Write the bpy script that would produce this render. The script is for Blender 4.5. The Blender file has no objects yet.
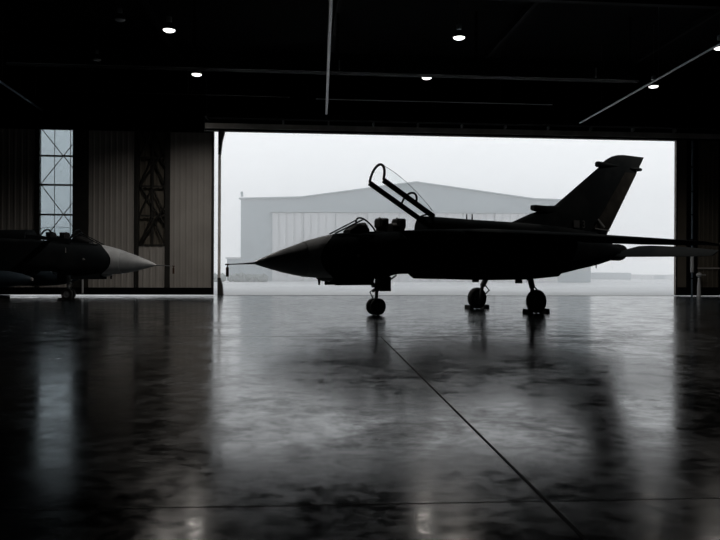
import bpy, bmesh, math, random
from mathutils import Vector, Matrix
random.seed(4)
R = math.radians
C = bpy.context.scene.collection
S = bpy.context.scene

# ------------------------------------------------------------------ materials
def mat(name, col, rough=.5, metal=0., spec=.5, noise=None, bump=None):
    m = bpy.data.materials.new(name); m.use_nodes = True
    nt = m.node_tree; b = nt.nodes['Principled BSDF']
    b.inputs['Base Color'].default_value = (*col, 1)
    b.inputs['Roughness'].default_value = rough
    b.inputs['Metallic'].default_value = metal
    b.inputs['Specular IOR Level'].default_value = spec
    tc = nt.nodes.new('ShaderNodeTexCoord')
    if noise:
        scale, col2, lo, hi = noise
        n = nt.nodes.new('ShaderNodeTexNoise'); n.inputs['Scale'].default_value = scale
        n.inputs['Detail'].default_value = 4
        r = nt.nodes.new('ShaderNodeValToRGB')
        r.color_ramp.elements[0].position = lo; r.color_ramp.elements[0].color = (*col, 1)
        r.color_ramp.elements[1].position = hi; r.color_ramp.elements[1].color = (*col2, 1)
        nt.links.new(tc.outputs['Object'], n.inputs['Vector'])
        nt.links.new(n.outputs['Fac'], r.inputs['Fac'])
        nt.links.new(r.outputs['Color'], b.inputs['Base Color'])
    if bump:
        n = nt.nodes.new('ShaderNodeTexNoise'); n.inputs['Scale'].default_value = bump[0]
        u = nt.nodes.new('ShaderNodeBump'); u.inputs['Strength'].default_value = bump[1]
        u.inputs['Distance'].default_value = bump[2]
        nt.links.new(tc.outputs['Object'], n.inputs['Vector'])
        nt.links.new(n.outputs['Fac'], u.inputs['Height'])
        nt.links.new(u.outputs['Normal'], b.inputs['Normal'])
    return m
M = {}
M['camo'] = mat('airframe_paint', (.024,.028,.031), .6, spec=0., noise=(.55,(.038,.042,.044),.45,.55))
M['pale'] = mat('airframe_pale_and_reflection', (.66,.68,.70), .35, noise=(2.5,(.58,.60,.62),.4,.6))  # chin fairing paint, and the door reflection coloured onto the nose
M['radome'] = mat('radome_paint', (.55,.57,.59), .35, noise=(3.,(.46,.48,.50),.4,.6))
M['rudder'] = mat('rudder_paint', (.075,.07,.064), .6, spec=0., noise=(2.,(.05,.048,.045),.4,.6))
M['marking'] = mat('marking_paint', (.36,.36,.36), .5)
M['flag'] = mat('flag_patch_paint', (.13,.13,.13), .5)
M['dark'] = mat('dark_interior', (.015,.015,.016), .6)
M['rubber'] = mat('rubber', (.014,.014,.014), .7, bump=(60,.2,.01))
M['gear'] = mat('gear_paint', (.20,.21,.22), .35, noise=(9,(.26,.27,.28),.4,.6))
M['pale_gear'] = mat('gear_bright_paint', (.55,.57,.58), .3)
M['seat'] = mat('seat_fabric', (.02,.022,.02), .7, noise=(8,(.03,.03,.026),.4,.6))
M['tank'] = mat('tank_paint', (.05,.07,.09), .35, noise=(1.5,(.06,.085,.11),.4,.6))
M['nozzle'] = mat('nozzle_metal', (.06,.055,.05), .4, .8)
M['cover'] = mat('cover_fabric', (.10,.045,.02), .8)
M['chock'] = mat('chock_rubber', (.018,.017,.014), .75)
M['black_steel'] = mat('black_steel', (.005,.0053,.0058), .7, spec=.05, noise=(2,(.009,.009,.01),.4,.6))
M['frame_steel'] = mat('frame_steel', (.022,.021,.018), .55, noise=(3,(.03,.028,.024),.4,.6))
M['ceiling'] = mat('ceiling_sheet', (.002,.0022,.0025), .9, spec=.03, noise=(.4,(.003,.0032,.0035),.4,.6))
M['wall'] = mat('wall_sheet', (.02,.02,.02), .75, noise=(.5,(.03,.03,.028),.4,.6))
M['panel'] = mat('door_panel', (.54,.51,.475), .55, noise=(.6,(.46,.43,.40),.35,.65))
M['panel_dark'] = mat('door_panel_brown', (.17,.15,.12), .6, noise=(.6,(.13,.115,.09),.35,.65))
M['header'] = mat('header_paint', (.75,.71,.67), .5, noise=(.9,(.5,.47,.44),.35,.6))
M['steel_pipe'] = mat('steel_pipe', (.30,.31,.32), .35, .4)
M['blue_pipe'] = mat('blue_pipe', (.16,.21,.26), .3, .3)
M['white_paint'] = mat('white_paint', (.62,.64,.66), .35)
M['blue_beam'] = mat('blue_beam', (.012,.02,.026), .5)
M['hangar'] = mat('far_cladding', (.27,.315,.335), .7, noise=(.08,(.25,.295,.315),.4,.6))
M['hangar_door'] = mat('far_door_sheet', (.50,.51,.52), .6)
M['hedge'] = mat('hedge_leaf', (.16,.18,.17), .9, noise=(3,(.10,.12,.11),.4,.6))
M['track'] = mat('floor_rail', (.05,.05,.05), .5, .5)

def glass_mat(name, tint, gl, rough):
    m = bpy.data.materials.new(name); m.use_nodes = True
    nt = m.node_tree; nt.nodes.clear()
    o = nt.nodes.new('ShaderNodeOutputMaterial'); mx = nt.nodes.new('ShaderNodeMixShader')
    t = nt.nodes.new('ShaderNodeBsdfTransparent'); g = nt.nodes.new('ShaderNodeBsdfGlossy')
    t.inputs['Color'].default_value = (*tint, 1); g.inputs['Roughness'].default_value = rough
    fr = nt.nodes.new('ShaderNodeLayerWeight'); fr.inputs['Blend'].default_value = gl
    nt.links.new(fr.outputs['Fresnel'], mx.inputs['Fac'])
    nt.links.new(t.outputs[0], mx.inputs[1]); nt.links.new(g.outputs[0], mx.inputs[2])
    nt.links.new(mx.outputs[0], o.inputs['Surface'])
    return m
M['canopy_glass'] = glass_mat('canopy_glass', (.95,.96,.96), .03, .02)
M['window_glass'] = glass_mat('grimy_glazing', (.60,.645,.665), .1, .2)

def floor_mat():
    m = bpy.data.materials.new('polished_floor'); m.use_nodes = True
    nt = m.node_tree; b = nt.nodes['Principled BSDF']; L = nt.links.new
    tc = nt.nodes.new('ShaderNodeTexCoord')
    def noise(sc, det, rgh=.5, vec=None, dist=0):
        n = nt.nodes.new('ShaderNodeTexNoise'); n.inputs['Scale'].default_value = sc
        n.inputs['Detail'].default_value = det; n.inputs['Roughness'].default_value = rgh
        n.inputs['Distortion'].default_value = dist
        L(vec or tc.outputs['Object'], n.inputs['Vector']); return n.outputs['Fac']
    def rng(src, a, b_, c, d):
        r = nt.nodes.new('ShaderNodeMapRange'); r.inputs[1].default_value = a; r.inputs[2].default_value = b_
        r.inputs[3].default_value = c; r.inputs[4].default_value = d; L(src, r.inputs[0]); return r.outputs[0]
    def op(o, x, y):
        q = nt.nodes.new('ShaderNodeMath'); q.operation = o
        L(x, q.inputs[0])
        if isinstance(y, (int, float)): q.inputs[1].default_value = y
        else: L(y, q.inputs[1])
        return q.outputs[0]
    big = noise(.22, 5, .6, dist=.6); mid = noise(1.3, 6, .65, dist=.4); fine = noise(14, 5, .7)
    rough = op('ADD', rng(big, .35, .65, .12, .19), op('ADD', rng(mid, .40, .60, -.03, .05), rng(noise(5.5, 6, .75), .42, .60, -.025, .05)))
    L(rough, b.inputs['Roughness'])
    cm = op('ADD', op('MULTIPLY', big, .5), op('MULTIPLY', mid, .5))
    ramp = nt.nodes.new('ShaderNodeValToRGB')
    e = ramp.color_ramp.elements
    e[0].position = .38; e[0].color = (.005,.008,.010,1); e[1].position = .62; e[1].color = (.016,.022,.026,1)
    L(cm, ramp.inputs['Fac']); L(ramp.outputs['Color'], b.inputs['Base Color'])
    hm = op('ADD', op('MULTIPLY', mid, 1.0), op('MULTIPLY', fine, .12))
    bp = nt.nodes.new('ShaderNodeBump'); bp.inputs['Strength'].default_value = .10; bp.inputs['Distance'].default_value = .006
    L(hm, bp.inputs['Height']); L(bp.outputs['Normal'], b.inputs['Normal'])
    # uneven sheen: worn patches reflect less
    sp = noise(3.2, 7, .7, dist=.8)
    L(op('ADD', rng(mid, .38, .62, .38, .18), rng(sp, .40, .60, .24, -.08)), b.inputs['Specular IOR Level']); b.inputs['IOR'].default_value = 1.9
    return m
M['floor'] = floor_mat()
M['apron'] = mat('apron_concrete', (.52,.53,.53), .55, spec=.3, noise=(.12,(.46,.47,.475),.4,.6))
M['joint'] = mat('joint_filler', (.006,.006,.006), .8)

def emis(name, col, st):
    m = bpy.data.materials.new(name); m.use_nodes = True
    b = m.node_tree.nodes['Principled BSDF']
    b.inputs['Base Color'].default_value = (.8,.8,.8,1)
    b.inputs['Emission Color'].default_value = (*col, 1); b.inputs['Emission Strength'].default_value = st
    return m
M['lamp_on'] = emis('lamp_lens_lit', (1,.985,.95), 2.2)

# ------------------------------------------------------------------ mesh helpers
def link(name, bm, m, parent=None, smooth=False):
    me = bpy.data.meshes.new(name)
    bmesh.ops.recalc_face_normals(bm, faces=bm.faces)
    bm.to_mesh(me); bm.free()
    me.materials.append(M[m] if isinstance(m, str) else m)
    if smooth:
        me.polygons.foreach_set('use_smooth', [True]*len(me.polygons))
        try: me.set_sharp_from_angle(angle=R(38))
        except Exception: pass
    o = bpy.data.objects.new(name, me); C.objects.link(o)
    if parent: o.parent = parent
    return o
def tag(o, label, cat, group=None, kind=None):
    o['label'] = label
    if cat: o['category'] = cat
    if group: o['group'] = group
    if kind: o['kind'] = kind
    return o
def thing(name, label, cat, loc=(0,0,0), rz=0, group=None):
    o = bpy.data.objects.new(name, None); C.objects.link(o)
    o.location = loc; o.rotation_euler = (0,0,rz); o.empty_display_size = .3
    return tag(o, label, cat, group)
def BM(): return bmesh.new()
def hexa(bm, p):
    v = [bm.verts.new(q) for q in p]
    for f in ((0,3,2,1),(4,5,6,7),(0,1,5,4),(1,2,6,5),(2,3,7,6),(3,0,4,7)):
        bm.faces.new([v[i] for i in f])
def box(bm, x0,x1,y0,y1,z0,z1, bev=0):
    b2 = bmesh.new()
    hexa(b2, [(x0,y0,z0),(x1,y0,z0),(x1,y1,z0),(x0,y1,z0),(x0,y0,z1),(x1,y0,z1),(x1,y1,z1),(x0,y1,z1)])
    if bev: bmesh.ops.bevel(b2, geom=b2.edges[:], offset=bev, segments=2, affect='EDGES', profile=.5)
    merge(bm, b2)
def merge(bm, b2, mx=None):
    if mx is not None: bmesh.ops.transform(b2, matrix=mx, verts=b2.verts)
    me = bpy.data.meshes.new('tmp'); b2.to_mesh(me); b2.free(); bm.from_mesh(me); bpy.data.meshes.remove(me)
def loft(bm, rings, cap0=True, cap1=True):
    vs = [[bm.verts.new(p) for p in r] for r in rings]
    n = len(rings[0])
    for a, b in zip(vs, vs[1:]):
        for i in range(n): bm.faces.new((a[i], a[(i+1)%n], b[(i+1)%n], b[i]))
    if cap0: bm.faces.new(vs[0][::-1])
    if cap1: bm.faces.new(vs[-1])
    return vs
def tube(bm, pts, rad, n=10, cap=True):
    pts = [Vector(p) for p in pts]; rings = []
    rs = rad if isinstance(rad, (list, tuple)) else [rad]*len(pts)
    ref = None
    for i, p in enumerate(pts):
        d = (pts[min(i+1,len(pts)-1)] - pts[max(i-1,0)]).normalized()
        if ref is None: ref = Vector((0,0,1)) if abs(d.z) < .9 else Vector((1,0,0))
        a = d.cross(ref).normalized(); b = a.cross(d).normalized(); ref = b
        rings.append([p + (a*math.cos(t)+b*math.sin(t))*rs[i] for t in [2*math.pi*k/n for k in range(n)]])
    loft(bm, rings, cap, cap)
def lathe(bm, prof, axis='z', c=(0,0,0), n=24):
    """prof: (radius, along) closed list"""
    cx, cy, cz = c; rings = []
    for k in range(n):
        t = 2*math.pi*k/n; r = []
        for (q, h) in prof:
            a, b = q*math.cos(t), q*math.sin(t)
            r.append({'z':(cx+a,cy+b,cz+h), 'y':(cx+a,cy+h,cz+b), 'x':(cx+h,cy+a,cz+b)}[axis])
        rings.append(r)
    vs = [[bm.verts.new(p) for p in r] for r in rings]; m = len(prof)
    for i in range(n):
        a, b = vs[i], vs[(i+1)%n]
        for j in range(m-1):
            bm.faces.new((a[j], a[j+1], b[j+1], b[j]))
    bmesh.ops.remove_doubles(bm, verts=bm.verts, dist=1e-5)
def sell(x, zt, zb, hw, n=2., k=36, yc=0):
    cz, hz = (zt+zb)/2, (zt-zb)/2; r = []
    for i in range(k):
        t = 2*math.pi*i/k; c, s = math.cos(t), math.sin(t)
        r.append((x, yc+hw*math.copysign(abs(c)**(2/n), c), cz+hz*math.copysign(abs(s)**(2/n), s)))
    return r
def interp(tab, x):
    for a, b in zip(tab, tab[1:]):
        if a[0] <= x <= b[0]:
            t = (x-a[0])/(b[0]-a[0]); return [a[i]+(b[i]-a[i])*t for i in range(len(a))]
    return list(tab[-1] if x > tab[-1][0] else tab[0])
FOIL = [(0,0),(.02,.28),(.08,.55),(.2,.85),(.4,1.),(.6,.82),(.8,.45),(1,.05),(1,-.05),(.8,-.45),(.6,-.82),(.4,-1.),(.2,-.85),(.08,-.55),(.02,-.28)]

# ------------------------------------------------------------------ aircraft (x aft, y starboard, z up, origin under the nose leg)
def wheel(parent, c, r, w):
    x, y, z = c; h = w/2; b = BM()
    lathe(b, [(r*.55,-h*.8),(r*.72,-h),(r*.9,-h*.92),(r*.985,-h*.6),(r,-h*.2),(r,h*.2),(r*.985,h*.6),(r*.9,h*.92),(r*.72,h),(r*.55,h*.8),(r*.55,-h*.8)], 'y', c, 32)
    t = link('wheel', b, 'rubber', parent, True)
    b = BM(); lathe(b, [(0,-h*.55),(r*.2,-h*.7),(r*.3,-h*.45),(r*.56,-h*.75),(r*.56,h*.75),(r*.3,h*.45),(r*.2,h*.7),(0,h*.55)], 'y', c, 24)
    link('hub', b, 'gear', t, True)
    return t

def seat_part(root, x, zt):
    s = BM(); box(s, x+.10, x+.26, -.24, .24, 2.0, zt-.28, .03)
    o = link('ejection_seat', s, 'seat', root)
    s = BM(); box(s, x-.38, x+.12, -.23, .23, 2.15, 2.32, .04); link('seat_cushion', s, 'seat', o)
    s = BM(); box(s, x+.02, x+.34, -.19, .19, zt-.34, zt-.02, .05)
    box(s, x+.05, x+.2, -.25, -.17, zt-.30, zt-.08, .02); box(s, x+.05, x+.2, .17, .25, zt-.30, zt-.08, .02)
    tube(s, [(x+.1,-.1,zt-.05),(x+.1,0,zt),(x+.1,.1,zt-.05)], .018, 6)
    link('headrest', s, 'dark', o)

def jet(name, label, loc, rz, canopy_deg, tank):
    T = thing(name, label, 'fighter jet', loc, rz, 'military jets in the hangar')
    # fuselage -----------------------------------------------------
    tab = [(-2.52,2.225,1.195,.50,2.0),(-2.0,2.37,1.16,.57,2.1),(-1.4,2.50,1.15,.62,2.3),(-.6,2.58,1.13,.67,2.6),(.1,2.60,1.12,.69,2.8),
           (.6,2.63,1.27,.71,3),(1.7,2.70,1.30,.86,3.2),(2.6,2.76,1.27,1.12,3.6),(3.3,2.77,1.13,1.2,3.7),(4,2.77,1.11,1.24,3.8),(6,2.75,1.12,1.22,3.6),
           (6.85,2.73,1.15,1.17,3.4),(7.15,2.72,1.24,1.14,3.3),(8.2,2.68,1.42,1.04,3),(9.2,2.62,1.58,.93,2.8),(10.0,2.48,1.76,.80,2.6),(10.3,2.40,1.83,.72,2.4)]
    b = BM(); xs = [-2.12+i*.2 for i in range(0,62)] + [10.3]
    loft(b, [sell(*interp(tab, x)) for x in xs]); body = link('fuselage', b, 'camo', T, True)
    # door reflection painted as a pale ring between radome and dark fuselage, its rear edge swept back above and below
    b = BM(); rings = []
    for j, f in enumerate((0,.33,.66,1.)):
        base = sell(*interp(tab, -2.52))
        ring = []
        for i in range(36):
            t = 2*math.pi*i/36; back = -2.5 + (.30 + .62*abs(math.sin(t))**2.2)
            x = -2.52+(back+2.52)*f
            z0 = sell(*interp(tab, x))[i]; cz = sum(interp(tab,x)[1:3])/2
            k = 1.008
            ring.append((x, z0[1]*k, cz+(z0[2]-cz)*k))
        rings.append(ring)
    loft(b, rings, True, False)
    o = link('nose_reflection_ring', b, 'pale', T, True); o['label'] = 'pale grey painted reflection band behind the radome'
    b = BM()
    rd = [(-4.07,1.60,1.56,.02),(-3.95,1.66,1.525,.07),(-3.61,1.815,1.43,.19),(-3.15,1.995,1.31,.33),(-2.8,2.12,1.24,.42),(-2.525,2.215,1.20,.492)]
    loft(b, [sell(x,a,c,w,2) for x,a,c,w in rd]); o = link('radome', b, 'radome', T, True); o['label'] = 'grey pointed radome'
    b = BM(); tube(b, [(-4.0,0,1.582),(-4.4,0,1.56),(-4.87,0,1.535)], [.035,.02,.012], 10); link('pitot_probe', b, 'gear', T, True)
    b = BM(); box(b, -4.87,-4.79,-.012,.012,1.20,1.46,.004); box(b, -4.845,-4.815,-.006,.006,1.44,1.55); tube(b,[(-4.89,0,1.533),(-4.78,0,1.541)],.02,8)
    o = link('pitot_cover', b, 'cover', T); o['label'] = 'brown cloth streamer hanging from the probe'
    # blade antennas ------------------------------------------------
    for (x, z0, z1, w) in ((-1.98,1.19,.95,.05),(3.55,3.07,3.30,.035),(3.78,3.07,3.30,.035),(9.75,1.68,1.50,.04)):
        b = BM(); loft(b, [[(x-w,0,z0),(x,-.015,z0),(x+w,0,z0),(x,.015,z0)],[(x-w*.6,0,z1),(x,-.01,z1),(x+w*.7,0,z1),(x,.01,z1)]]); link('antenna', b, 'camo', T)
    # spine ---------------------------------------------------------
    b = BM(); sp = [(1.76,3.10,.40),(1.79,3.145,.42),(2.6,3.135,.41),(3.7,3.11,.37),(5.6,3.09,.32),(6.6,3.07,.28),(8,3.0,.26),(9.6,2.86,.2),(10.35,2.72,.12),(10.6,2.5,.05)]
    loft(b, [[(x,w*1.25*math.copysign(abs(math.cos(t))**.7,math.cos(t)), 2.2+(zt-2.2)*abs(math.sin(t))**.35) for t in [math.pi*i/16 for i in range(17)]] for x,zt,w in sp])
    link('dorsal_spine', b, 'camo', T, True)
    # windscreen ------------------------------------------------------
    def arch(x, z, h, w, lean, n=13, e=.85):
        return [(x-lean*math.sin(math.pi*i/(n-1))**e, w*math.cos(math.pi*i/(n-1)), z+h*math.sin(math.pi*i/(n-1))**e) for i in range(n)]
    a1 = arch(-.30,2.56,.44,.47,.32); a0 = arch(-1.50,2.44,.05,.34,.05)
    ws = BM(); v1=[ws.verts.new(p) for p in a1]; v0=[ws.verts.new(p) for p in a0]
    for i in range(12): ws.faces.new((v0[i],v0[i+1],v1[i+1],v1[i]))
    W = link('windscreen', ws, 'canopy_glass', T, True)
    b = BM(); tube(b, a1, .028, 8)
    for i in (4,8): tube(b, [a0[i], a1[i]], .024, 8)
    tube(b, [a0[0],a1[0]], .02, 6); tube(b, [a0[12],a1[12]], .02, 6); link('windscreen_frame', b, 'camo', W, True)
    b = BM(); loft(b, [sell(-1.05,2.62,2.5,.22,3,16),sell(-.8,2.80,2.5,.3,3,16),sell(-.52,2.86,2.5,.32,3,16),sell(-.42,2.70,2.5,.3,3,16)])
    link('instrument_coaming', b, 'dark', T, True)
    b = BM(); loft(b, [sell(.46,2.86,2.5,.26,3,16),sell(.62,2.90,2.5,.28,3,16),sell(.72,2.7,2.5,.26,3,16)]); link('instrument_coaming', b, 'dark', T, True)
    seat_part(T, .02, 3.04); seat_part(T, .66, 3.05)
    # canopy: local frame with origin at the hinge, -x forward
    hx, hz, L = 1.90, (3.12 if canopy_deg > 0 else 2.86), 2.17
    K = bpy.data.objects.new('canopy_pivot', None)
    rl = BM()
    tiltm = Matrix.Translation((hx,0,hz)) @ Matrix.Rotation(R(canopy_deg),4,'Y')
    def K_(bm): bmesh.ops.transform(bm, matrix=tiltm, verts=bm.verts); return bm
    for s in (-1,1):
        box(rl, -L, 0, s*.42-.045, s*.42+.045, -.095, .07, .02)
    fa = arch(-L,0,.52,.42,.15); ma = arch(-.80,0,.38,.42,.08); ra = arch(0,0,.12,.42,-.02)
    tube(rl, fa, .042, 8); tube(rl, ra, .03, 8)
    cf = link('canopy_frame', K_(rl), 'camo', T)
    b = BM(); tube(b, ma, .036, 8); link('canopy_arch', K_(b), 'camo', cf, True)
    gb = BM(); secs = []
    for x, h, ln in ((-L,.52,.15),(-1.7,.56,.1),(-1.2,.53,.06),(-.7,.44,.03),(-.3,.33,0),(0,.20,-.02)):
        secs.append([gb.verts.new(p) for p in arch(x,0,h+.02,.43,ln,17)])
    for p, q in zip(secs, secs[1:]):
        for i in range(16): gb.faces.new((p[i],p[i+1],q[i+1],q[i]))
    link('canopy_glass', K_(gb), 'canopy_glass', cf, True)
    bpy.data.objects.remove(K)
    # intakes -----------------------------------------------------
    for s in (-1,1):
        b = BM()
        def rr(xb, xt, y0, y1, z0, z1, rad=.1, n=4):
            pts = []
            for (cy, cz, a0_) in ((y1-rad,z1-rad,0),(y0+rad,z1-rad,90),(y0+rad,z0+rad,180),(y1-rad,z0+rad,270)):
                for i in range(n+1):
                    a = R(a0_+90*i/n); y = cy+rad*math.cos(a); z = cz+rad*math.sin(a)
                    f = (z-z0)/(z1-z0); pts.append((xb+(xt-xb)*f, s*y, z))
            return pts
        rings = [rr(3.2,1.6,.76,1.18,1.25,2.45,.08), rr(2.30,.50,.74,1.24,1.16,2.56,.07), rr(2.24,.42,.70,1.27,1.115,2.60,.09),
                 rr(2.9,1.4,.62,1.34,1.10,2.66,.13), rr(3.7,3.2,.4,1.36,1.09,2.68,.18), rr(5.2,5.2,.3,1.28,1.10,2.64,.2), rr(6.8,6.8,.2,1.12,1.2,2.5,.2)]
        loft(b, rings); I = link('air_intake', b, 'camo', T, True)
        b = BM(); loft(b, [rr(2.9,1.25,.77,1.2,1.22,2.48,.06), rr(2.96,1.31,.77,1.2,1.22,2.48,.06)]); link('duct_mouth', b, 'dark', I)
    # wings -------------------------------------------------------
    for s in (-1,1):
        b = BM(); rings = []
        for y, xl, xt, z, th in ((.9,1.6,7.6,2.62,.15),(1.25,2.3,7.9,2.64,.15),(1.75,3.7,8.4,2.60,.15),(2.6,5.75,9.55,2.54,.12),(3.4,7.65,10.6,2.47,.085),(4.0,9.05,11.25,2.42,.05),(4.22,9.75,11.45,2.40,.03)):
            rings.append([(xl+(xt-xl)*f, s*y, z-.14*f+th*g) for f, g in FOIL])
        loft(b, rings); Wg = link('wing', b, 'camo', T, True)
        b = BM(); rings = []
        for y, xl, xt, z, th in ((1.5,7.2,8.25,2.45,.07),(2.6,8.75,9.62,2.38,.065),(3.6,10.2,10.85,2.32,.04)):
            rings.append([(xl+(xt-xl)*f, s*y, z+th*g) for f, g in FOIL])
        loft(b, rings); link('flap', b, 'camo', Wg, True)
        b = BM(); box(b, 11.4,11.52,s*4.16-.03,s*4.16+.03,2.26,2.30,.01); link('tip_light', b, 'marking', Wg)
        # taileron, leading edge drooped
        b = BM(); rings = []
        for y, xl, xt, zl, zt, th in ((.70,9.7,11.3,1.94,2.36,.06),(1.1,10.1,11.5,1.93,2.37,.065),(2.2,10.9,11.9,1.93,2.30,.05),(3.2,11.55,12.2,1.93,2.18,.03),(3.38,11.8,12.2,1.95,2.15,.02)):
            rings.append([(xl+(xt-xl)*f, s*y, zl+(zt-zl)*f+th*g) for f, g in FOIL])
        loft(b, rings); tl = link('taileron', b, 'camo', T, True)
        b = BM(); tube(b, [(10.15,s*.5,2.05),(10.15,s*.8,2.05)], .08, 10); link('taileron_spigot', b, 'nozzle', tl, True)
        # jet pipes
        b = BM(); lathe(b, [(.30,-.4),(.31,.25),(.28,.38),(.25,.37),(.24,-.1),(0,-.12)], 'x', (10.3,s*.38,2.10), 24)
        nz = link('jet_nozzle', b, 'nozzle', T, True)
        b = BM(); rings = []
        for x, r in ((10.15,.30),(10.5,.31),(10.72,.27)):
            rings.append([(x, s*.38+ (r+q)*math.cos(t), 2.12+(r+q)*math.sin(t)) for q in (0,) for t in [R(25+130*i/10) for i in range(11)]] + [(x, s*.38+(r-.05)*math.cos(t), 2.12+(r-.05)*math.sin(t)) for t in [R(155-130*i/10) for i in range(11)]])
        loft(b, rings); link('reverser_bucket', b, 'camo', nz, True)
    # fin -----------------------------------------------------------
    le = [(2.6,5.0),(3.05,5.42),(3.42,6.38),(3.60,7.0),(3.74,7.53),(5.31,9.82),(5.5,10.02),(5.68,10.3),(5.80,10.55),(5.89,10.9),(5.92,11.2)]
    def TE(z): return 10.3+(z-2.77)*(12.43-10.3)/(5.92-2.77)
    def th(z): return .13-(z-2.6)*.03
    b = BM(); rings = []
    zs = [2.6,2.8,3.05,3.2,3.42,3.6,3.74,4.0,4.4,4.8,5.1,5.31,5.5,5.68,5.8,5.89,5.92]
    for z in zs:
        x0 = interp(le, z)[1]; x1 = TE(z)
        rings.append([(x0+(x1-x0)*f, th(z)*g*(.55 if z > 5.85 else 1), z) for f, g in FOIL])
    loft(b, rings); fin = link('tail_fin', b, 'camo', T, True)
    b = BM(); rings = []
    for z in (3.02,3.4,4.0,4.6,5.1,5.25):
        x0 = interp(le, z)[1]; x1 = TE(z); fr = .74 if z < 5.2 else .8
        xr = x1-(.95-.12*(z-3.0)); 
        rings.append([(xr, th(z)*.80, z), (x1+.01, .012, z), (x1+.01, -.012, z), (xr, -th(z)*.80, z)])
    loft(b, rings); o = link('rudder', b, 'rudder', fin); o['label'] = 'brownish lighter rudder'
    b = BM(); loft(b, [sell(9.74,5.54,5.36,.07,3,14),sell(9.80,5.56,5.34,.09,3,14),sell(10.2,5.56,5.36,.1,2,14),sell(10.9,5.5,5.42,.05,2,14)]); link('antenna_pod', b, 'camo', fin, True)
    b = BM(); loft(b, [sell(11.6,5.46,5.40,.05,2,14),sell(12.1,5.50,5.34,.09,2,14),sell(12.24,5.48,5.36,.07,2,14)]); link('antenna_pod', b, 'camo', fin, True)
    b = BM(); loft(b, [sell(6.5,3.74,3.56,.10,4,20),sell(6.58,3.75,3.54,.12,4,20),sell(7.2,3.75,3.45,.11,3,20),sell(7.9,3.8,3.5,.05,3,20)]); link('fin_air_scoop', b, 'camo', fin, True)
    # markings on both faces of the fin
    for s in (-1,1):
        y = s*.135
        b = BM(); box(b, 8.42,8.72,min(y,y*.9),max(y,y*.9),3.00,3.27); o = link('fin_flash', b, 'flag', fin); o['label'] = 'small grey rectangle painted on the fin'
        cu = bpy.data.curves.new('txt','FONT'); cu.body = '3'; cu.size = .40; cu.extrude = .004
        to = bpy.data.objects.new('txt', cu); C.objects.link(to); dg = bpy.context.evaluated_depsgraph_get()
        me = bpy.data.meshes.new_from_object(to.evaluated_get(dg)); bpy.data.objects.remove(to)
        me.materials.clear(); me.materials.append(M['flag'])
        o = bpy.data.objects.new('fin_number', me); C.objects.link(o); o.parent = fin
        o.location = (8.84 if s < 0 else 9.06, y, 3.0); o.rotation_euler = (R(90), 0, 0 if s < 0 else R(180))
        b = BM()
        yy = s*.128
        hexa(b, [(9.68,yy*.8,3.34),(9.74,yy*.8,3.38),(10.10,yy*.8,3.08),(10.03,yy*.8,3.03),(9.68,yy,3.34),(9.74,yy,3.38),(10.10,yy,3.08),(10.03,yy,3.03)])
        hexa(b, [(9.55,yy*.7,2.98),(9.55,yy*.7,3.02),(10.35,yy*.7,2.97),(10.35,yy*.7,2.93),(9.55,yy,2.98),(9.55,yy,3.02),(10.35,yy*.7+s*.02,2.97),(10.35,yy*.7+s*.02,2.93)])
        o = link('fin_stripe', b, 'marking', fin); o['label'] = 'thin white painted stripes'
    # nose gear -------------------------------------------------------
    b = BM(); tube(b, [(.06,0,1.25),(.03,0,.75),(.03,0,.745)], [.085,.085,.06], 12); tube(b, [(.03,0,.76),(0,0,.28)], .055, 12)
    tube(b, [(0,-.2,.265),(0,.2,.265)], .035, 10)
    ng = link('nose_leg', b, 'gear', T, True)
    b = BM(); tube(b, [(.05,0,.9),(-.22,0,.72),(-.04,0,.42)], .022, 8); link('torque_link', b, 'gear', ng, True)
    b = BM(); tube(b, [(.05,0,.8),(.75,0,1.24)], .03, 8); link('drag_strut', b, 'gear', ng, True)
    b = BM(); lathe(b, [(0,-.02),(.07,0),(.075,.07),(.04,.12),(0,.13)], 'x', (-.14,0,.93), 16); lathe(b, [(0,-.02),(.05,0),(.055,.05),(0,.09)], 'x', (-.12,.0,.76), 16)
    o = link('landing_light', b, 'pale_gear', ng, True); o['label'] = 'pale landing lamp'
    for s in (-1,1): wheel(ng, (0,s*.125,.265), .265, .15)
    
    for s in (-1,1):
        b = BM(); box(b, .07,.46,s*.135-.015,s*.135+.015,.74,1.2,.008); link('leg_door', b, 'camo', T)
    for s in (-1,1):
        b = BM(); box(b, -1.62,-.28,s*.34-.015,s*.34+.015,.94,1.24,.008); link('nose_gear_door', b, 'camo', T)
    # main gear -------------------------------------------------------
    for s in (-1,1):
        b = BM(); tube(b, [(5.4,s*1.0,1.35),(5.3,s*1.28,.85),(5.3,s*1.285,.84)], [.10,.10,.08], 12); tube(b, [(5.3,s*1.28,.86),(5.25,s*1.33,.38)], .07, 12)
        tube(b, [(5.25,s*1.3,.39),(5.25,s*1.6,.39)], .05, 10)
        mg = link('main_leg', b, 'gear', T, True)
        b = BM(); tube(b, [(5.32,s*1.25,.95),(5.62,s*1.28,.68),(5.3,s*1.32,.42)], .028, 8); tube(b, [(5.25,s*1.1,1.1),(5.9,s*.9,1.2)], .035, 8); link('torque_link', b, 'gear', mg, True)
        wheel(mg, (5.25,s*1.52,.39), .39, .25)
        b = BM(); box(b, 4.7,5.0,s*1.12-.015,s*1.12+.015,.98,1.25,.008); link('main_gear_door', b, 'camo', T)
    # forward fuselage small fittings
    for s in (-1,1):
        b = BM(); lathe(b, [(0,.0),(.05,.01),(.045,.035),(0,.05)], 'y', (-1.02,s*.62-(0 if s>0 else .05),1.82), 12)
        o = link('fuselage_light', b, 'marking', T); o['label'] = 'small round pale light'
        b = BM(); box(b, -.24,-.21,s*.69-.01,s*.69+.01,2.10,2.32)
        o = link('formation_strip', b, 'marking', T); o['label'] = 'small pale upright strip'
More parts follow.
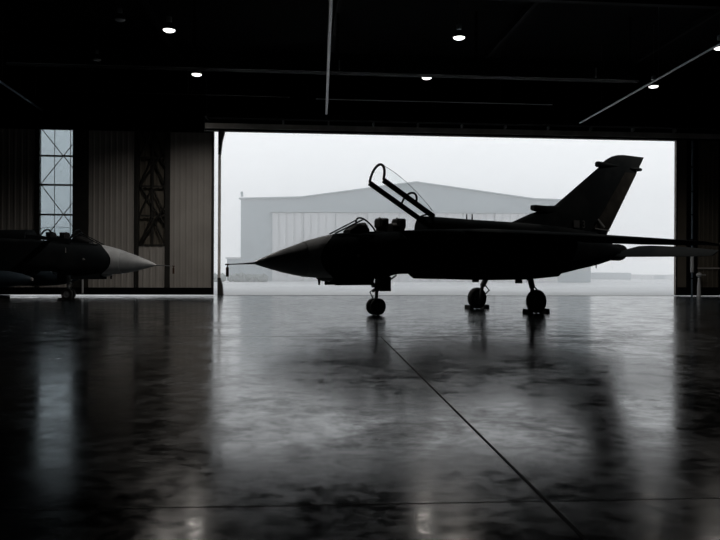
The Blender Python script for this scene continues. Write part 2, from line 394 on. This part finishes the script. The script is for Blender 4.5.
    b = BM(); loft(b, [sell(-2.05,1.22,1.12,.05,2,14),sell(-1.85,1.22,1.06,.13,2.4,14),sell(-1.66,1.22,1.06,.13,2.4,14),sell(-1.55,1.2,1.1,.1,2,14)]); o = link('chin_fairing', b, 'pale', T, True); o['label'] = 'pale chin fairing'
    if tank:
        for s in (-1,1):
            b = BM(); pr = [(0,0),(.1,.10),(.5,.24),(1.1,.34),(1.8,.375),(3.6,.375),(4.4,.32),(5.2,.18),(5.6,.05)]
            loft(b, [sell(.5+x,.95+r+.001,.95-r-.001,r+.001,2,28,s*2.0) for x, r in pr]); tk = link('drop_tank', b, 'tank', T, True); tk['label'] = 'blue-grey external fuel tank'
            b = BM(); lathe(b, [(0,-.03),(.07,0),(.075,.05),(0,.06)], 'x', (.52,s*2.0,.95), 14); link('tank_nose_cap', b, 'marking', tk, True)
            b = BM(); loft(b, [[(x0,s*2-.05*w,z),(x1,s*2-.05*w,z),(x1,s*2+.05*w,z),(x0,s*2+.05*w,z)] for x0,x1,z,w in ((2.6,4.6,1.25,1),(3.9,5.2,2.0,1),(4.6,5.8,2.55,1))]); link('tank_pylon', b, 'camo', T)
    return T

TH = R(30)
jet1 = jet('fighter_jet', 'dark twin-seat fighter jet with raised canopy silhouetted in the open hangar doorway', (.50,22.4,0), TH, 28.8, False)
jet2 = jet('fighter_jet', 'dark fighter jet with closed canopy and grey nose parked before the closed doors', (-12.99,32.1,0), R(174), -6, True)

# wheel chocks round the main wheels of the near jet
CH = ['rubber chock in front of the nearer main wheel of the silhouetted jet','rubber chock behind the nearer main wheel of the silhouetted jet',
      'rubber chock in front of the farther main wheel of the silhouetted jet','rubber chock behind the farther main wheel of the silhouetted jet']
i = 0
for s in (-1,1):
    for d in (-1,1):
        lx, ly = 5.25+d*.36, s*1.52
        p = Matrix.Rotation(TH,3,'Z') @ Vector((lx,ly,0))
        t = thing('wheel_chock', CH[i], 'wheel chock', (.5+p.x,22.4+p.y,0), TH, 'wheel chocks'); i += 1
        b = BM(); pr = [(-.10,0),(.10,0),(.08 if d>0 else .0,.15),(.0 if d>0 else -.08,.15)]
        loft(b, [[(x,-.17,z) for x,z in pr],[(x,.17,z) for x,z in pr]]); bmesh.ops.bevel(b, geom=b.edges[:], offset=.012, segments=2, affect='EDGES'); link('wedge', b, 'chock', t)
        b = BM(); tube(b, [(0,.16,.1),(0,.22,.11),(0,.23,.05),(0,.16,.04)], .009, 6); link('rope_handle', b, 'marking', t)
for s in (-1,1):
    lx = s*.33; a = R(174); p = Matrix.Rotation(a,3,'Z') @ Vector((lx,0,0))
    t = thing('wheel_chock', 'chock %s the nose wheel of the jet at the left' % ('in front of' if s<0 else 'behind'), 'wheel chock', (-12.99+p.x,32.1+p.y,0), a, 'wheel chocks')
    b = BM(); pr = [(-.09,0),(.09,0),(.06 if s>0 else .02,.10),(-.02 if s>0 else -.06,.10)]
    loft(b, [[(x,-.2,z) for x,z in pr],[(x,.2,z) for x,z in pr]]); link('wedge', b, 'chock', t)

# ------------------------------------------------------------------ room frame: u along the door wall, v outward
A = R(5.0)
RM = Matrix.Translation((-7.74,38.95,0)) @ Matrix.Rotation(A,4,'Z')
def W(u, v, z=0): return RM @ Vector((u,v,z))
def rlink(name, bm, m, label=None, cat=None, parent=None, smooth=False, kind='structure', group=None):
    bmesh.ops.transform(bm, matrix=RM, verts=bm.verts)
    o = link(name, bm, m, parent, smooth)
    if not parent:
        if kind: o['kind'] = kind
        if label: o['label'] = label
        if cat: o['category'] = cat
        if group: o['group'] = group
    return o
def plink(name, bm, m, parent, smooth=False, label=None):
    bmesh.ops.transform(bm, matrix=RM, verts=bm.verts)
    o = link(name, bm, m, parent, smooth)
    if label: o['label'] = label
    return o
def empty_struct(name, label):
    o = bpy.data.objects.new(name, None); C.objects.link(o); o['kind'] = 'structure'; o['label'] = label; return o

ULo, UHi, VB, CZ = -32., 36., -50., 12.6
b = BM(); box(b, ULo,UHi,VB,-.0,-.4,0); rlink('floor', b, 'floor', 'dark polished hangar floor', None)
b = BM(); box(b, -150,200,.0,300,-.42,-.02); rlink('ground', b, 'apron', 'pale concrete apron outside the doors', None)
b = BM(); box(b, ULo,-11.8,.0,2.3,-.019,.0); rlink('trim_1', b, 'joint', 'dark floor strip of the side bay', None)
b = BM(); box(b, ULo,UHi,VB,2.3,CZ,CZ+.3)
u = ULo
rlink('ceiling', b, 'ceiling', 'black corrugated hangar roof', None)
def sheet(bm, u0, u1, v, z0, z1, pitch=.3, dep=.022, th=.06):
    """vertical ribbed sheet facing -v"""
    n = max(1, int(round((u1-u0)/pitch))); p = (u1-u0)/n; prof = []
    for i in range(n):
        a = u0+i*p; prof += [(a, v),(a+p*.55, v),(a+p*.65, v-dep),(a+p*.9, v-dep)]
    prof.append((u1, v)); 
    ring = lambda z: [(x,y,z) for x,y in prof]+[(u1,v+th,z),(u0,v+th,z)]
    lo, hi = ring(z0), ring(z1)
    vl = [bm.verts.new(q) for q in lo]; vh = [bm.verts.new(q) for q in hi]; m = len(lo)
    for i in range(m): bm.faces.new((vl[i], vl[(i+1)%m], vh[(i+1)%m], vh[i]))
    for i in range(len(prof)-1):
        pass
    bm.faces.new(vl[::-1]); bm.faces.new(vh)
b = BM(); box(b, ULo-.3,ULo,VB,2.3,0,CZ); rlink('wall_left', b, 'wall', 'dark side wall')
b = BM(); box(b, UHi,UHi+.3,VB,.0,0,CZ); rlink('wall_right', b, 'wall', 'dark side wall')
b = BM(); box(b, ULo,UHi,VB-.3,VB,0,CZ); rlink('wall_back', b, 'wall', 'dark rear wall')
# front wall over the opening and beyond it
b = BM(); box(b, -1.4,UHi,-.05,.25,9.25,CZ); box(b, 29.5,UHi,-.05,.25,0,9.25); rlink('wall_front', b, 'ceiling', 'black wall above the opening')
b = BM(); box(b, -11.8,-.45,-2.15,-1.75,8.44,CZ); box(b, -.45,-.35,-2.15,-.05,9.25,CZ); box(b, -11.8,-11.65,-1.75,2.0,0,CZ); box(b, ULo,-11.65,2.0,2.3,0,CZ)
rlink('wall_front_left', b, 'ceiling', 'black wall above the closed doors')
# header over the opening: pale channel, dark lip
b = BM(); box(b, -1.4,29.5,-.35,-.06,8.97,9.25,.01); hd = rlink('trim_2', b, 'header', 'pale steel header channel over the opening')
b = BM(); box(b, -1.4,29.5,-.30,.1,8.86,8.965); plink('lip', b, 'black_steel', hd)
# rollers under the header beam
for i in range(10):
    u = 3.55+i*2.44
    b = BM(); box(b, u-.05,u+.05,-.62,-.36,9.24,9.42,.01); lathe(b, [(0,-.03),(.06,-.03),(.06,.03),(0,.03)], 'y', (u,-.66,9.32), 14); 
    o = rlink('door_roller', b, 'steel_pipe', 'small pale steel roller bracket on the beam above the opening', 'roller bracket', kind=None, group='roller brackets along the header')
b = BM(); box(b, -.4,29.5,-.9,-.36,9.44,9.7); rlink('trim_3', b, 'black_steel', 'black roller beam above the header')

# ---- left closed leaves on the inner rail (v=-2), hanging 12 cm above the floor
V0 = -2.0; ZB, ZT = .10, 8.46
def leaf(n, label, u0, u1, bays):
    D = empty_struct('door_%d' % n, label); k = 0
    for bay in bays:
        kind, a, c = bay
        if kind == 'panel':
            b = BM(); sheet(b, a, c, V0, .36, ZT); plink('panel', b, 'panel', D)
        elif kind == 'post':
            b = BM(); box(b, a, c, V0-.08, V0+.16, .36, ZT); plink('post', b, 'frame_steel', D)
        elif kind in ('window','truss'):
            zb = 2.62
            b = BM(); sheet(b, a, c, V0+.02, .36, zb-.02); plink('panel', b, 'panel', D)
            b = BM(); w = c-a
            for z in (zb,4.12,5.62,7.08): box(b, a, c, V0-.03, V0+.03, z-.045, z+.045)
            def dg(p, q, v): tube(b, [(p[0],v,p[1]),(q[0],v,q[1])], .022 if kind=='window' else .05, 4)
            for zc, zlo in ((7.08,5.62),(4.12,2.62)):
                zhi = 2*zc-zlo if zc > 6 else 5.62
                dg((a+.04,min(zhi,ZT)),(c-.02,zc-(c-a)*.36),V0+.05)
                dg((c-.02,zc+(c-a)*.36),(a+.04,zlo),V0-.05)
            if kind == 'truss':
                for z0 in (2.62,4.12,5.62,7.08):
                    dg((a,z0),(a+w*.5,z0+1.45),V0+.0); dg((a+w*.5,z0+1.45),(c,z0),V0)
                box(b, a+w*.48, a+w*.56, V0-.02, V0+.04, zb, ZT)
            plink('lattice', b, 'frame_steel', D)
            if kind == 'window':
                b = BM(); box(b, a, c, V0+.10, V0+.115, zb, ZT); g = plink('glazing', b, 'window_glass', D, label='tall grimy glazing')
                b = BM()
                for q in (.42,.9): box(b, a+w*q-.012, a+w*q+.012, V0+.09, V0+.13, zb, ZT)
                plink('mullion', b, 'frame_steel', g)
            else:
                b = BM(); sheet(b, a-.25, c+.25, V0+.22, zb-.1, ZT); plink('backing_panel', b, 'panel_dark', D)
    b = BM(); box(b, u0, u1, V0-.12, V0+.12, ZB, .46); plink('bottom_beam', b, 'black_steel', D)
    b = BM(); box(b, u0, u1, V0-.06, V0+.06, ZT-.06, ZT); plink('top_rail', b, 'black_steel', D)
    return D
leaf(1, 'sliding door leaf with tall lit lattice window behind the left jet', -11.6, -3.85,
     [('panel',-11.6,-8.80),('post',-8.80,-8.58),('window',-8.58,-6.97),('post',-6.97,-6.19),('panel',-6.19,-3.93),('post',-3.93,-3.85)])
leaf(2, 'sliding door leaf with dark lattice bay beside the opening', -3.83, .05,
     [('post',-3.83,-3.71),('truss',-3.71,-2.40),('post',-2.40,-2.15),('panel',-2.15,-.06),('post',-.06,.05)])
b = BM(); tube(b, [(-6.42,V0-.2,.16),(-6.42,V0-.2,.92)], .05, 8); o = plink('door_bolt', b, 'white_paint', bpy.data.objects['door_1'], label='pale upright bolt at the foot of the leaf')
# outer jamb post
b = BM(); box(b, .05,.19,-.1,.12,0,8.86); jp = rlink('trim_4', b, 'header', 'slim grey jamb post at the left edge of the opening')
b = BM(); loft(b, [[(.05,-.14,z),(.19+w,-.14,z),(.19+w,.14,z),(.05,.14,z)] for z,w in ((7.6,0),(8.3,.08),(8.86,.22))]); plink('haunch', b, 'frame_steel', jp)
b = BM(); loft(b, [[(.05,-.2,z),(.19+w,-.2,z),(.19+w,.2,z),(.05,.2,z)] for z,w in ((0,.16),(.55,.12),(.95,.0))]); plink('foot', b, 'frame_steel', jp)
# ---- right stacked leaves
D3 = empty_struct('door_3', 'stacked brown sliding door leaves at the right edge of the opening')
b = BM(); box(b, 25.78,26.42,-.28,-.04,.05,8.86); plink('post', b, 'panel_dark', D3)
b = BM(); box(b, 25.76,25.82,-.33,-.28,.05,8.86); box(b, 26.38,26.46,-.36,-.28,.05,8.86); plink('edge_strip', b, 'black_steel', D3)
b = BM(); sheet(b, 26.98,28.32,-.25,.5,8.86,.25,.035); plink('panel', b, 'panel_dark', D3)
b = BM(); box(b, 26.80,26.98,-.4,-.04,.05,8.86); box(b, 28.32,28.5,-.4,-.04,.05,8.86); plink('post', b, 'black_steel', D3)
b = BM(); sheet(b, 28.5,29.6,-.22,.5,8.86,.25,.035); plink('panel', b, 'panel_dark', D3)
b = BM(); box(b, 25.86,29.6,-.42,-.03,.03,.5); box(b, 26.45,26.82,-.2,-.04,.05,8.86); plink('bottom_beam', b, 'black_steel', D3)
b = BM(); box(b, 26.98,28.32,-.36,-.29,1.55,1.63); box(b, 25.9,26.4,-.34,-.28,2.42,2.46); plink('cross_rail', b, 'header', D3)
# drain/down pipe with brighter lower sleeve, standpipe valve
t = thing('standing_pipe', 'tall thin blue-grey pipe on the door stack right of the opening', 'pipe', W(26.60,-.5), A)
b = BM(); tube(b, [(0,0,0),(0,0,8.8)], .055, 12); link('pipe', b, 'blue_pipe', t, True)
for z in (1.0,3.2,4.6,5.9,7.3):
    b = BM(); box(b, -.09,.09,-.09,.30,z-.03,z+.03); link('clamp', b, 'black_steel', t)
b = BM(); tube(b, [(0,0,1.35),(0,0,2.25)], .10, 14); o = link('sleeve', b, 'white_paint', t, True); o['label'] = 'pale sleeve on the lower pipe'
t = thing('standpipe_valve', 'white standpipe with round valve head at the foot of the right door stack', 'valve', W(26.92,-.66), A)
b = BM(); tube(b, [(0,0,.0),(0,0,.62),(0,0,1.05)], [.11,.10,.06], 14); link('riser', b, 'white_paint', t, True)
b = BM(); lathe(b, [(0,-.16),(.12,-.1),(.17,0),(.12,.1),(0,.16)], 'z', (0,0,1.2), 16); link('valve_head', b, 'white_paint', t, True)
b = BM(); tube(b, [(.15,0,1.2),(.4,0,1.2)], .03, 8); link('outlet', b, 'white_paint', t, True)
t = thing('wall_light', 'small pale box fitting at the far right edge on the door stack', 'light', W(28.42,-.5,3.0), A)
b = BM(); box(b, -.14,.14,-.1,.1,-.06,.06,.02); link('housing', b, 'white_paint', t)
b = BM(); tube(b, [(0,.0,.06),(0,.1,.9)], .03, 8); tube(b, [(0,.0,-.06),(0,.1,-.75)], .03, 8); link('bracket', b, 'blue_pipe', t)
# floor rails
for n, v in ((5,-.2),(6,-2.0)):
    b = BM(); box(b, -10.7 if v < -1 else .2, .05 if v < -1 else 25.8, v-.03, v+.03, 0, .012); rlink('trim_%d' % n, b, 'track', 'steel door guide rail in the floor')
# ---- floor joints
def joint(n, p, q, w=.012):
    p, q = Vector(p), Vector(q); d = (q-p).normalized(); s = Vector((-d.y,d.x))*w
    b = BM(); hexa(b, [(*(p-s),.0005),(*(q-s),.0005),(*(q+s),.0005),(*(p+s),.0005),(*(p-s),.0025),(*(q-s),.0025),(*(q+s),.0025),(*(p+s),.0025)])
    o = link('trim_%d' % n, b, 'joint'); o['kind'] = 'structure'; o['label'] = 'floor expansion joint'
joint(7, (1.30,1.9), (.45,15.0), .012)
joint(8, (-14,14.7), (14,15.6), .004)
joint(9, (-6,3.9), (6,4.7), .0012)

# ------------------------------------------------------------------ roof steel and services
n = 10
for v in (-41,-33,-25,-16.5):
    b = BM()
    for z in (10.35,12.3): box(b, ULo,UHi,v-.12,v+.12,z-.12,z+.12)
    u = ULo; up = True
    while u < UHi-2:
        tube(b, [(u,v,10.35 if up else 12.3),(u+2,v,12.3 if up else 10.35)], .06, 4); up = not up; u += 2
    rlink('trim_%d' % n, b, 'black_steel', 'black roof truss'); n += 1
for u in (-26,-18,-10,-2,6,14,22,30):
    b = BM(); box(b, u-.08,u+.08,VB,-.1,12.32,12.58); rlink('trim_%d' % n, b, 'black_steel', 'black roof purlin'); n += 1
# blue-black crane beam across the roof
t = thing('crane_beam', 'long dark blue crane beam spanning across under the roof', 'beam', W(0,-8.85,9.75), A)
b = BM(); box(b, -7.5,19.2,-.09,.09,.05,.85); link('web', b, 'blue_beam', t)
b = BM(); box(b, -7.6,19.3,-.18,.18,0,.05); link('bottom_flange', b, 'black_steel', t)
b = BM(); tube(b, [(-7.5,-.22,.03),(19.2,-.22,.03)], .018, 6); link('conduit', b, 'steel_pipe', t)
for u in (-7,0,6,12,18.9):
    b = BM(); box(b, u-.05,u+.05,-.05,.05,.85,CZ-9.75); link('hanger', b, 'black_steel', t)
for lab, u0, u1, z, m, hs in (('thin pale conduit running across below the roof near the opening',5.2,17.2,9.84,'steel_pipe',(7.5,11.,14.5)),
                          ('thin dark conduit running across below the roof on the left',-7.,3.9,9.9,'frame_steel',(-5,-1,3))):
    t = thing('conduit_pipe', lab, 'pipe', W(0,-3.9,z), A)
    b = BM(); tube(b, [(u0,0,0),(u1,0,0)], .02, 6); link('pipe', b, m, t)
    for u in hs:
        b = BM(); tube(b, [(u,0,0),(u,0,CZ-z)], .012, 5); link('hanger', b, 'frame_steel', t)
def run(name, label, cat, p, q, r, m, hang=3, m2='frame_steel'):
    t = thing(name, label, cat)
    b = BM(); tube(b, [p, q], r, 10); link('tube', b, m, t, True)
    p, q = Vector(p), Vector(q)
    for i in range(hang):
        c = p.lerp(q, (i+.5)/hang); b = BM(); tube(b, [c, (c.x,c.y,CZ)], .015, 5); link('hanger', b, m2, t)
run('ceiling_pipe', 'pale straight pipe running overhead toward the opening, left of centre', 'pipe', (-.78,19.2,9.5), (-1.77,37.3,9.5), .065, 'steel_pipe')
run('ceiling_pipe', 'thin pale pipe running overhead to the upper right corner', 'pipe', (11.69,38.4,9.3), (12.70,20.6,9.3), .045, 'steel_pipe')
run('ceiling_pipe', 'faint dark pipe running overhead at the far left', 'pipe', (-15.15,29.6,9.3), (-15.9,36.0,9.3), .05, 'blue_pipe')
# small bracket frames hanging at the crane beam
for i, (x, y, z, lab) in enumerate(((6.05,-9.25,9.80,'small pale angle bracket on the crane beam beside the overhead pipe'),(17.2,-9.25,9.80,'small pale bracket at the right end of the crane beam'))):
    t = thing('bracket', lab, 'bracket', W(x,y,z), A)
    b = BM(); box(b, -.03,.03,-.02,.02,0,.42); link('upright', b, 'white_paint', t)
    b = BM(); box(b, .03,.5,-.02,.02,.37,.42); link('arm', b, 'frame_steel', t)

# high bay lamps
def lamp(x, y, z, lab, lit, sc=1.):
    t = thing('high_bay_lamp', lab, 'ceiling lamp', (x,y,z), 0, 'high bay lamps under the roof'); t.scale = (sc,)*3
    b = BM(); lathe(b, [(.10,.26),(.13,.20),(.19,.10),(.235,.0),(.225,.0),(.18,.10),(.12,.19),(0,.22),(0,.26),(.10,.26)], 'z', (0,0,0), 24); link('reflector', b, 'black_steel', t, True)
    b = BM(); lathe(b, [(0,.30),(.09,.30),(.10,.32),(.10,.46),(.09,.48),(0,.48)], 'z', (0,0,0), 18); link('ballast', b, 'steel_pipe', t, True)
    b = BM(); tube(b, [(0,0,.46),(0,0,(CZ+.02-z)/sc)], .012, 6); link('stem', b, 'frame_steel', t)
    b = BM(); lathe(b, [(0,-.07),(.08,-.062),(.15,-.045),(.20,-.015),(.215,.01),(0,.02)], 'z', (0,0,0), 24); link('lens', b, 'lamp_on' if lit else 'steel_pipe', t, True)
    if lit:
        l = bpy.data.lights.new('lamp_light','SPOT'); l.energy = LP*(1.15 if x < 0 else 1.); l.spot_size = R(150); l.spot_blend = .6; l.shadow_soft_size = .2; l.color = (1,.94,.87); l.specular_factor = .15
        o = bpy.data.objects.new('lamp_light', l); C.objects.link(o); o.location = (x,y,z-.12)
LP = 420
lamp(-6.75,25.32,9.8,'lit high bay lamp at the upper left, larger of the left pair',True)
lamp(-7.08,31.06,9.8,'lit high bay lamp at the left, smaller and lower of the left pair',True)
lamp(3.54,26.00,9.8,'lit high bay lamp right of centre, upper of the middle pair',True)
lamp(2.88,31.45,9.8,'lit high bay lamp right of centre, lower of the middle pair beside the crane beam',True)
lamp(13.31,32.74,9.8,'lit high bay lamp under the slanting thin pipe at the right',True)
lamp(13.50,27.07,9.8,'lit high bay lamp cut by the right edge of the picture',True)
lamp(-8.13,24.28,9.8,'unlit high bay lamp left of the brightest left lamp',False,.8)
lamp(-10.61,28.9,9.8,'unlit high bay lamp beside the crane beam at the far left',False,.8)
lamp(-15.2,29.3,9.35,'unlit high bay lamp at the far left end of a faint pipe',False,.8)

# ------------------------------------------------------------------ outside
t = thing('distant_hangar', 'large pale grey hangar with low gable roof across the apron', 'hangar', (0,88,0))
b = BM(); prof = [(-14.6,0),(28.2,0),(28.2,9.9),(21.2,10.1),(6.8,12.1),(-7.2,10.2),(-14.6,10.0)]
loft(b, [[(x,0,z) for x,z in prof],[(x,45,z) for x,z in prof]]); link('building_shell', b, 'hangar', t)
b = BM(); rp = [(-14.8,10.0),(-7.2,10.21),(6.8,12.12),(21.2,10.12),(28.4,9.92),(28.4,10.05),(21.2,10.25),(6.8,12.25),(-7.2,10.35),(-14.8,10.15)]
loft(b, [[(x,-.3,z) for x,z in rp],[(x,45.3,z) for x,z in rp]]); link('roof_edge', b, 'hangar', t)
for i in range(9):
    u0 = -10.7+i*3.88
    b = BM(); n_ = 4; p = 3.78/n_
    for k in range(n_): box(b, u0+k*p, u0+k*p+p*.72, -.25-.12*(i%2), -.02, 0, 8.35)
    box(b, u0, u0+3.78, -.12-.12*(i%2), -.01, 0, 8.35)
    link('hangar_door', b, 'hangar_door', t)
b = BM(); box(b, -11.0,24.6,-.5,-.01,8.4,8.6); link('door_header', b, 'hangar', t)
b = BM(); box(b, -14.6,-14.3,-.2,0,10.3,10.9); box(b, 27.6,27.8,-.1,.1,10.3,11.1); link('roof_vent', b, 'hangar', t)
t = thing('annex', 'low grey annex at the left end of the distant hangar', 'building', (-15.6,88.5,0))
b = BM(); box(b, -.75,.9,0,8,0,2.7); link('annex_wall', b, 'hangar', t); b = BM(); box(b, -.9,.95,-.15,8.1,2.7,2.9); link('annex_roof', b, 'hangar_door', t)
for k, (x0,x1,y,h,m,lab) in enumerate(((38.5,45.2,120,1.15,'hangar','low grey building on the horizon under the jet tail'),(49.,55.,125,.8,'hangar_door','low pale building on the horizon beside the right door stack'))):
    t = thing('low_building', lab, 'building', ((x0+x1)/2,y,0)); w = (x1-x0)/2
    b = BM(); box(b, -w,w,0,10,0,h); link('building_wall', b, m, t)
    b = BM(); box(b, -w*.3,w*.28,-.1,0,0,h*.85); link('shutter', b, 'hangar', t)
b = BM()
for k in range(70):
    x = -24+random.random()*13; r = .35+random.random()*.3
    q = bmesh.new(); bmesh.ops.create_icosphere(q, subdivisions=1, radius=r)
    for vv in q.verts: vv.co *= 1+random.uniform(-.15,.15)
    merge(b, q, Matrix.Translation((x,82+random.random()*1.2,.35+random.random()*.15)))
tag(link('hedge', b, 'hedge'), 'low grey-green hedge in front of the distant hangar at the left', 'hedge')

# haze over the airfield
def haze(dens):
    m = bpy.data.materials.new('haze'); m.use_nodes = True; nt = m.node_tree; nt.nodes.clear()
    o = nt.nodes.new('ShaderNodeOutputMaterial'); v = nt.nodes.new('ShaderNodeVolumeScatter')
    v.inputs['Density'].default_value = dens; v.inputs['Color'].default_value = (1,1,1,1); v.inputs['Anisotropy'].default_value = .2
    nt.links.new(v.outputs[0], o.inputs['Volume']); return m
HZ = .012
if HZ:
    b = BM(); box(b, -80,140,6,150,-.01,22)
    bmesh.ops.transform(b, matrix=RM, verts=b.verts)
    tag(link('haze', b, haze(HZ)), 'thin pale morning haze over the apron', 'haze', kind='stuff')

# ------------------------------------------------------------------ world, camera
w = bpy.data.worlds.new('sky'); S.world = w; w.use_nodes = True
nt = w.node_tree; bg = nt.nodes['Background']
tc = nt.nodes.new('ShaderNodeTexCoord'); sx = nt.nodes.new('ShaderNodeSeparateXYZ'); rp = nt.nodes.new('ShaderNodeValToRGB')
e = rp.color_ramp.elements; e[0].position = 0; e[0].color = (.83,.85,.865,1); e[1].position = .8; e[1].color = (.80,.825,.86,1)
nt.links.new(tc.outputs['Generated'], sx.inputs[0]); nt.links.new(sx.outputs['Z'], rp.inputs['Fac']); nt.links.new(rp.outputs['Color'], bg.inputs['Color'])
bg.inputs['Strength'].default_value = 1.3

l = bpy.data.lights.new('door_portal','AREA'); l.shape = 'RECTANGLE'; l.size = 26; l.size_y = 9.; l.cycles.is_portal = True
o = bpy.data.objects.new('door_portal', l); C.objects.link(o); o.location = W(13,.6,4.5); o.rotation_euler = (R(-90),0,A)

cd = bpy.data.cameras.new('camera'); cd.sensor_width = 36; cd.lens = 36; cd.clip_end = 1000; cd.clip_start = .05
cam = bpy.data.objects.new('camera', cd); C.objects.link(cam); S.camera = cam
cam.location = (0,0,1.4); cam.matrix_world = Matrix.Translation((0,0,1.4)) @ Matrix.Rotation(R(90),4,'X') @ Matrix.Rotation(R(.25),4,'Z')
S.view_settings.view_transform = 'Standard'; S.view_settings.look = 'None'; S.view_settings.gamma = 1
S.cycles.volume_bounces = 8; S.cycles.max_bounces = 12
S.view_settings.exposure = 0; S.view_settings.use_curve_mapping = False
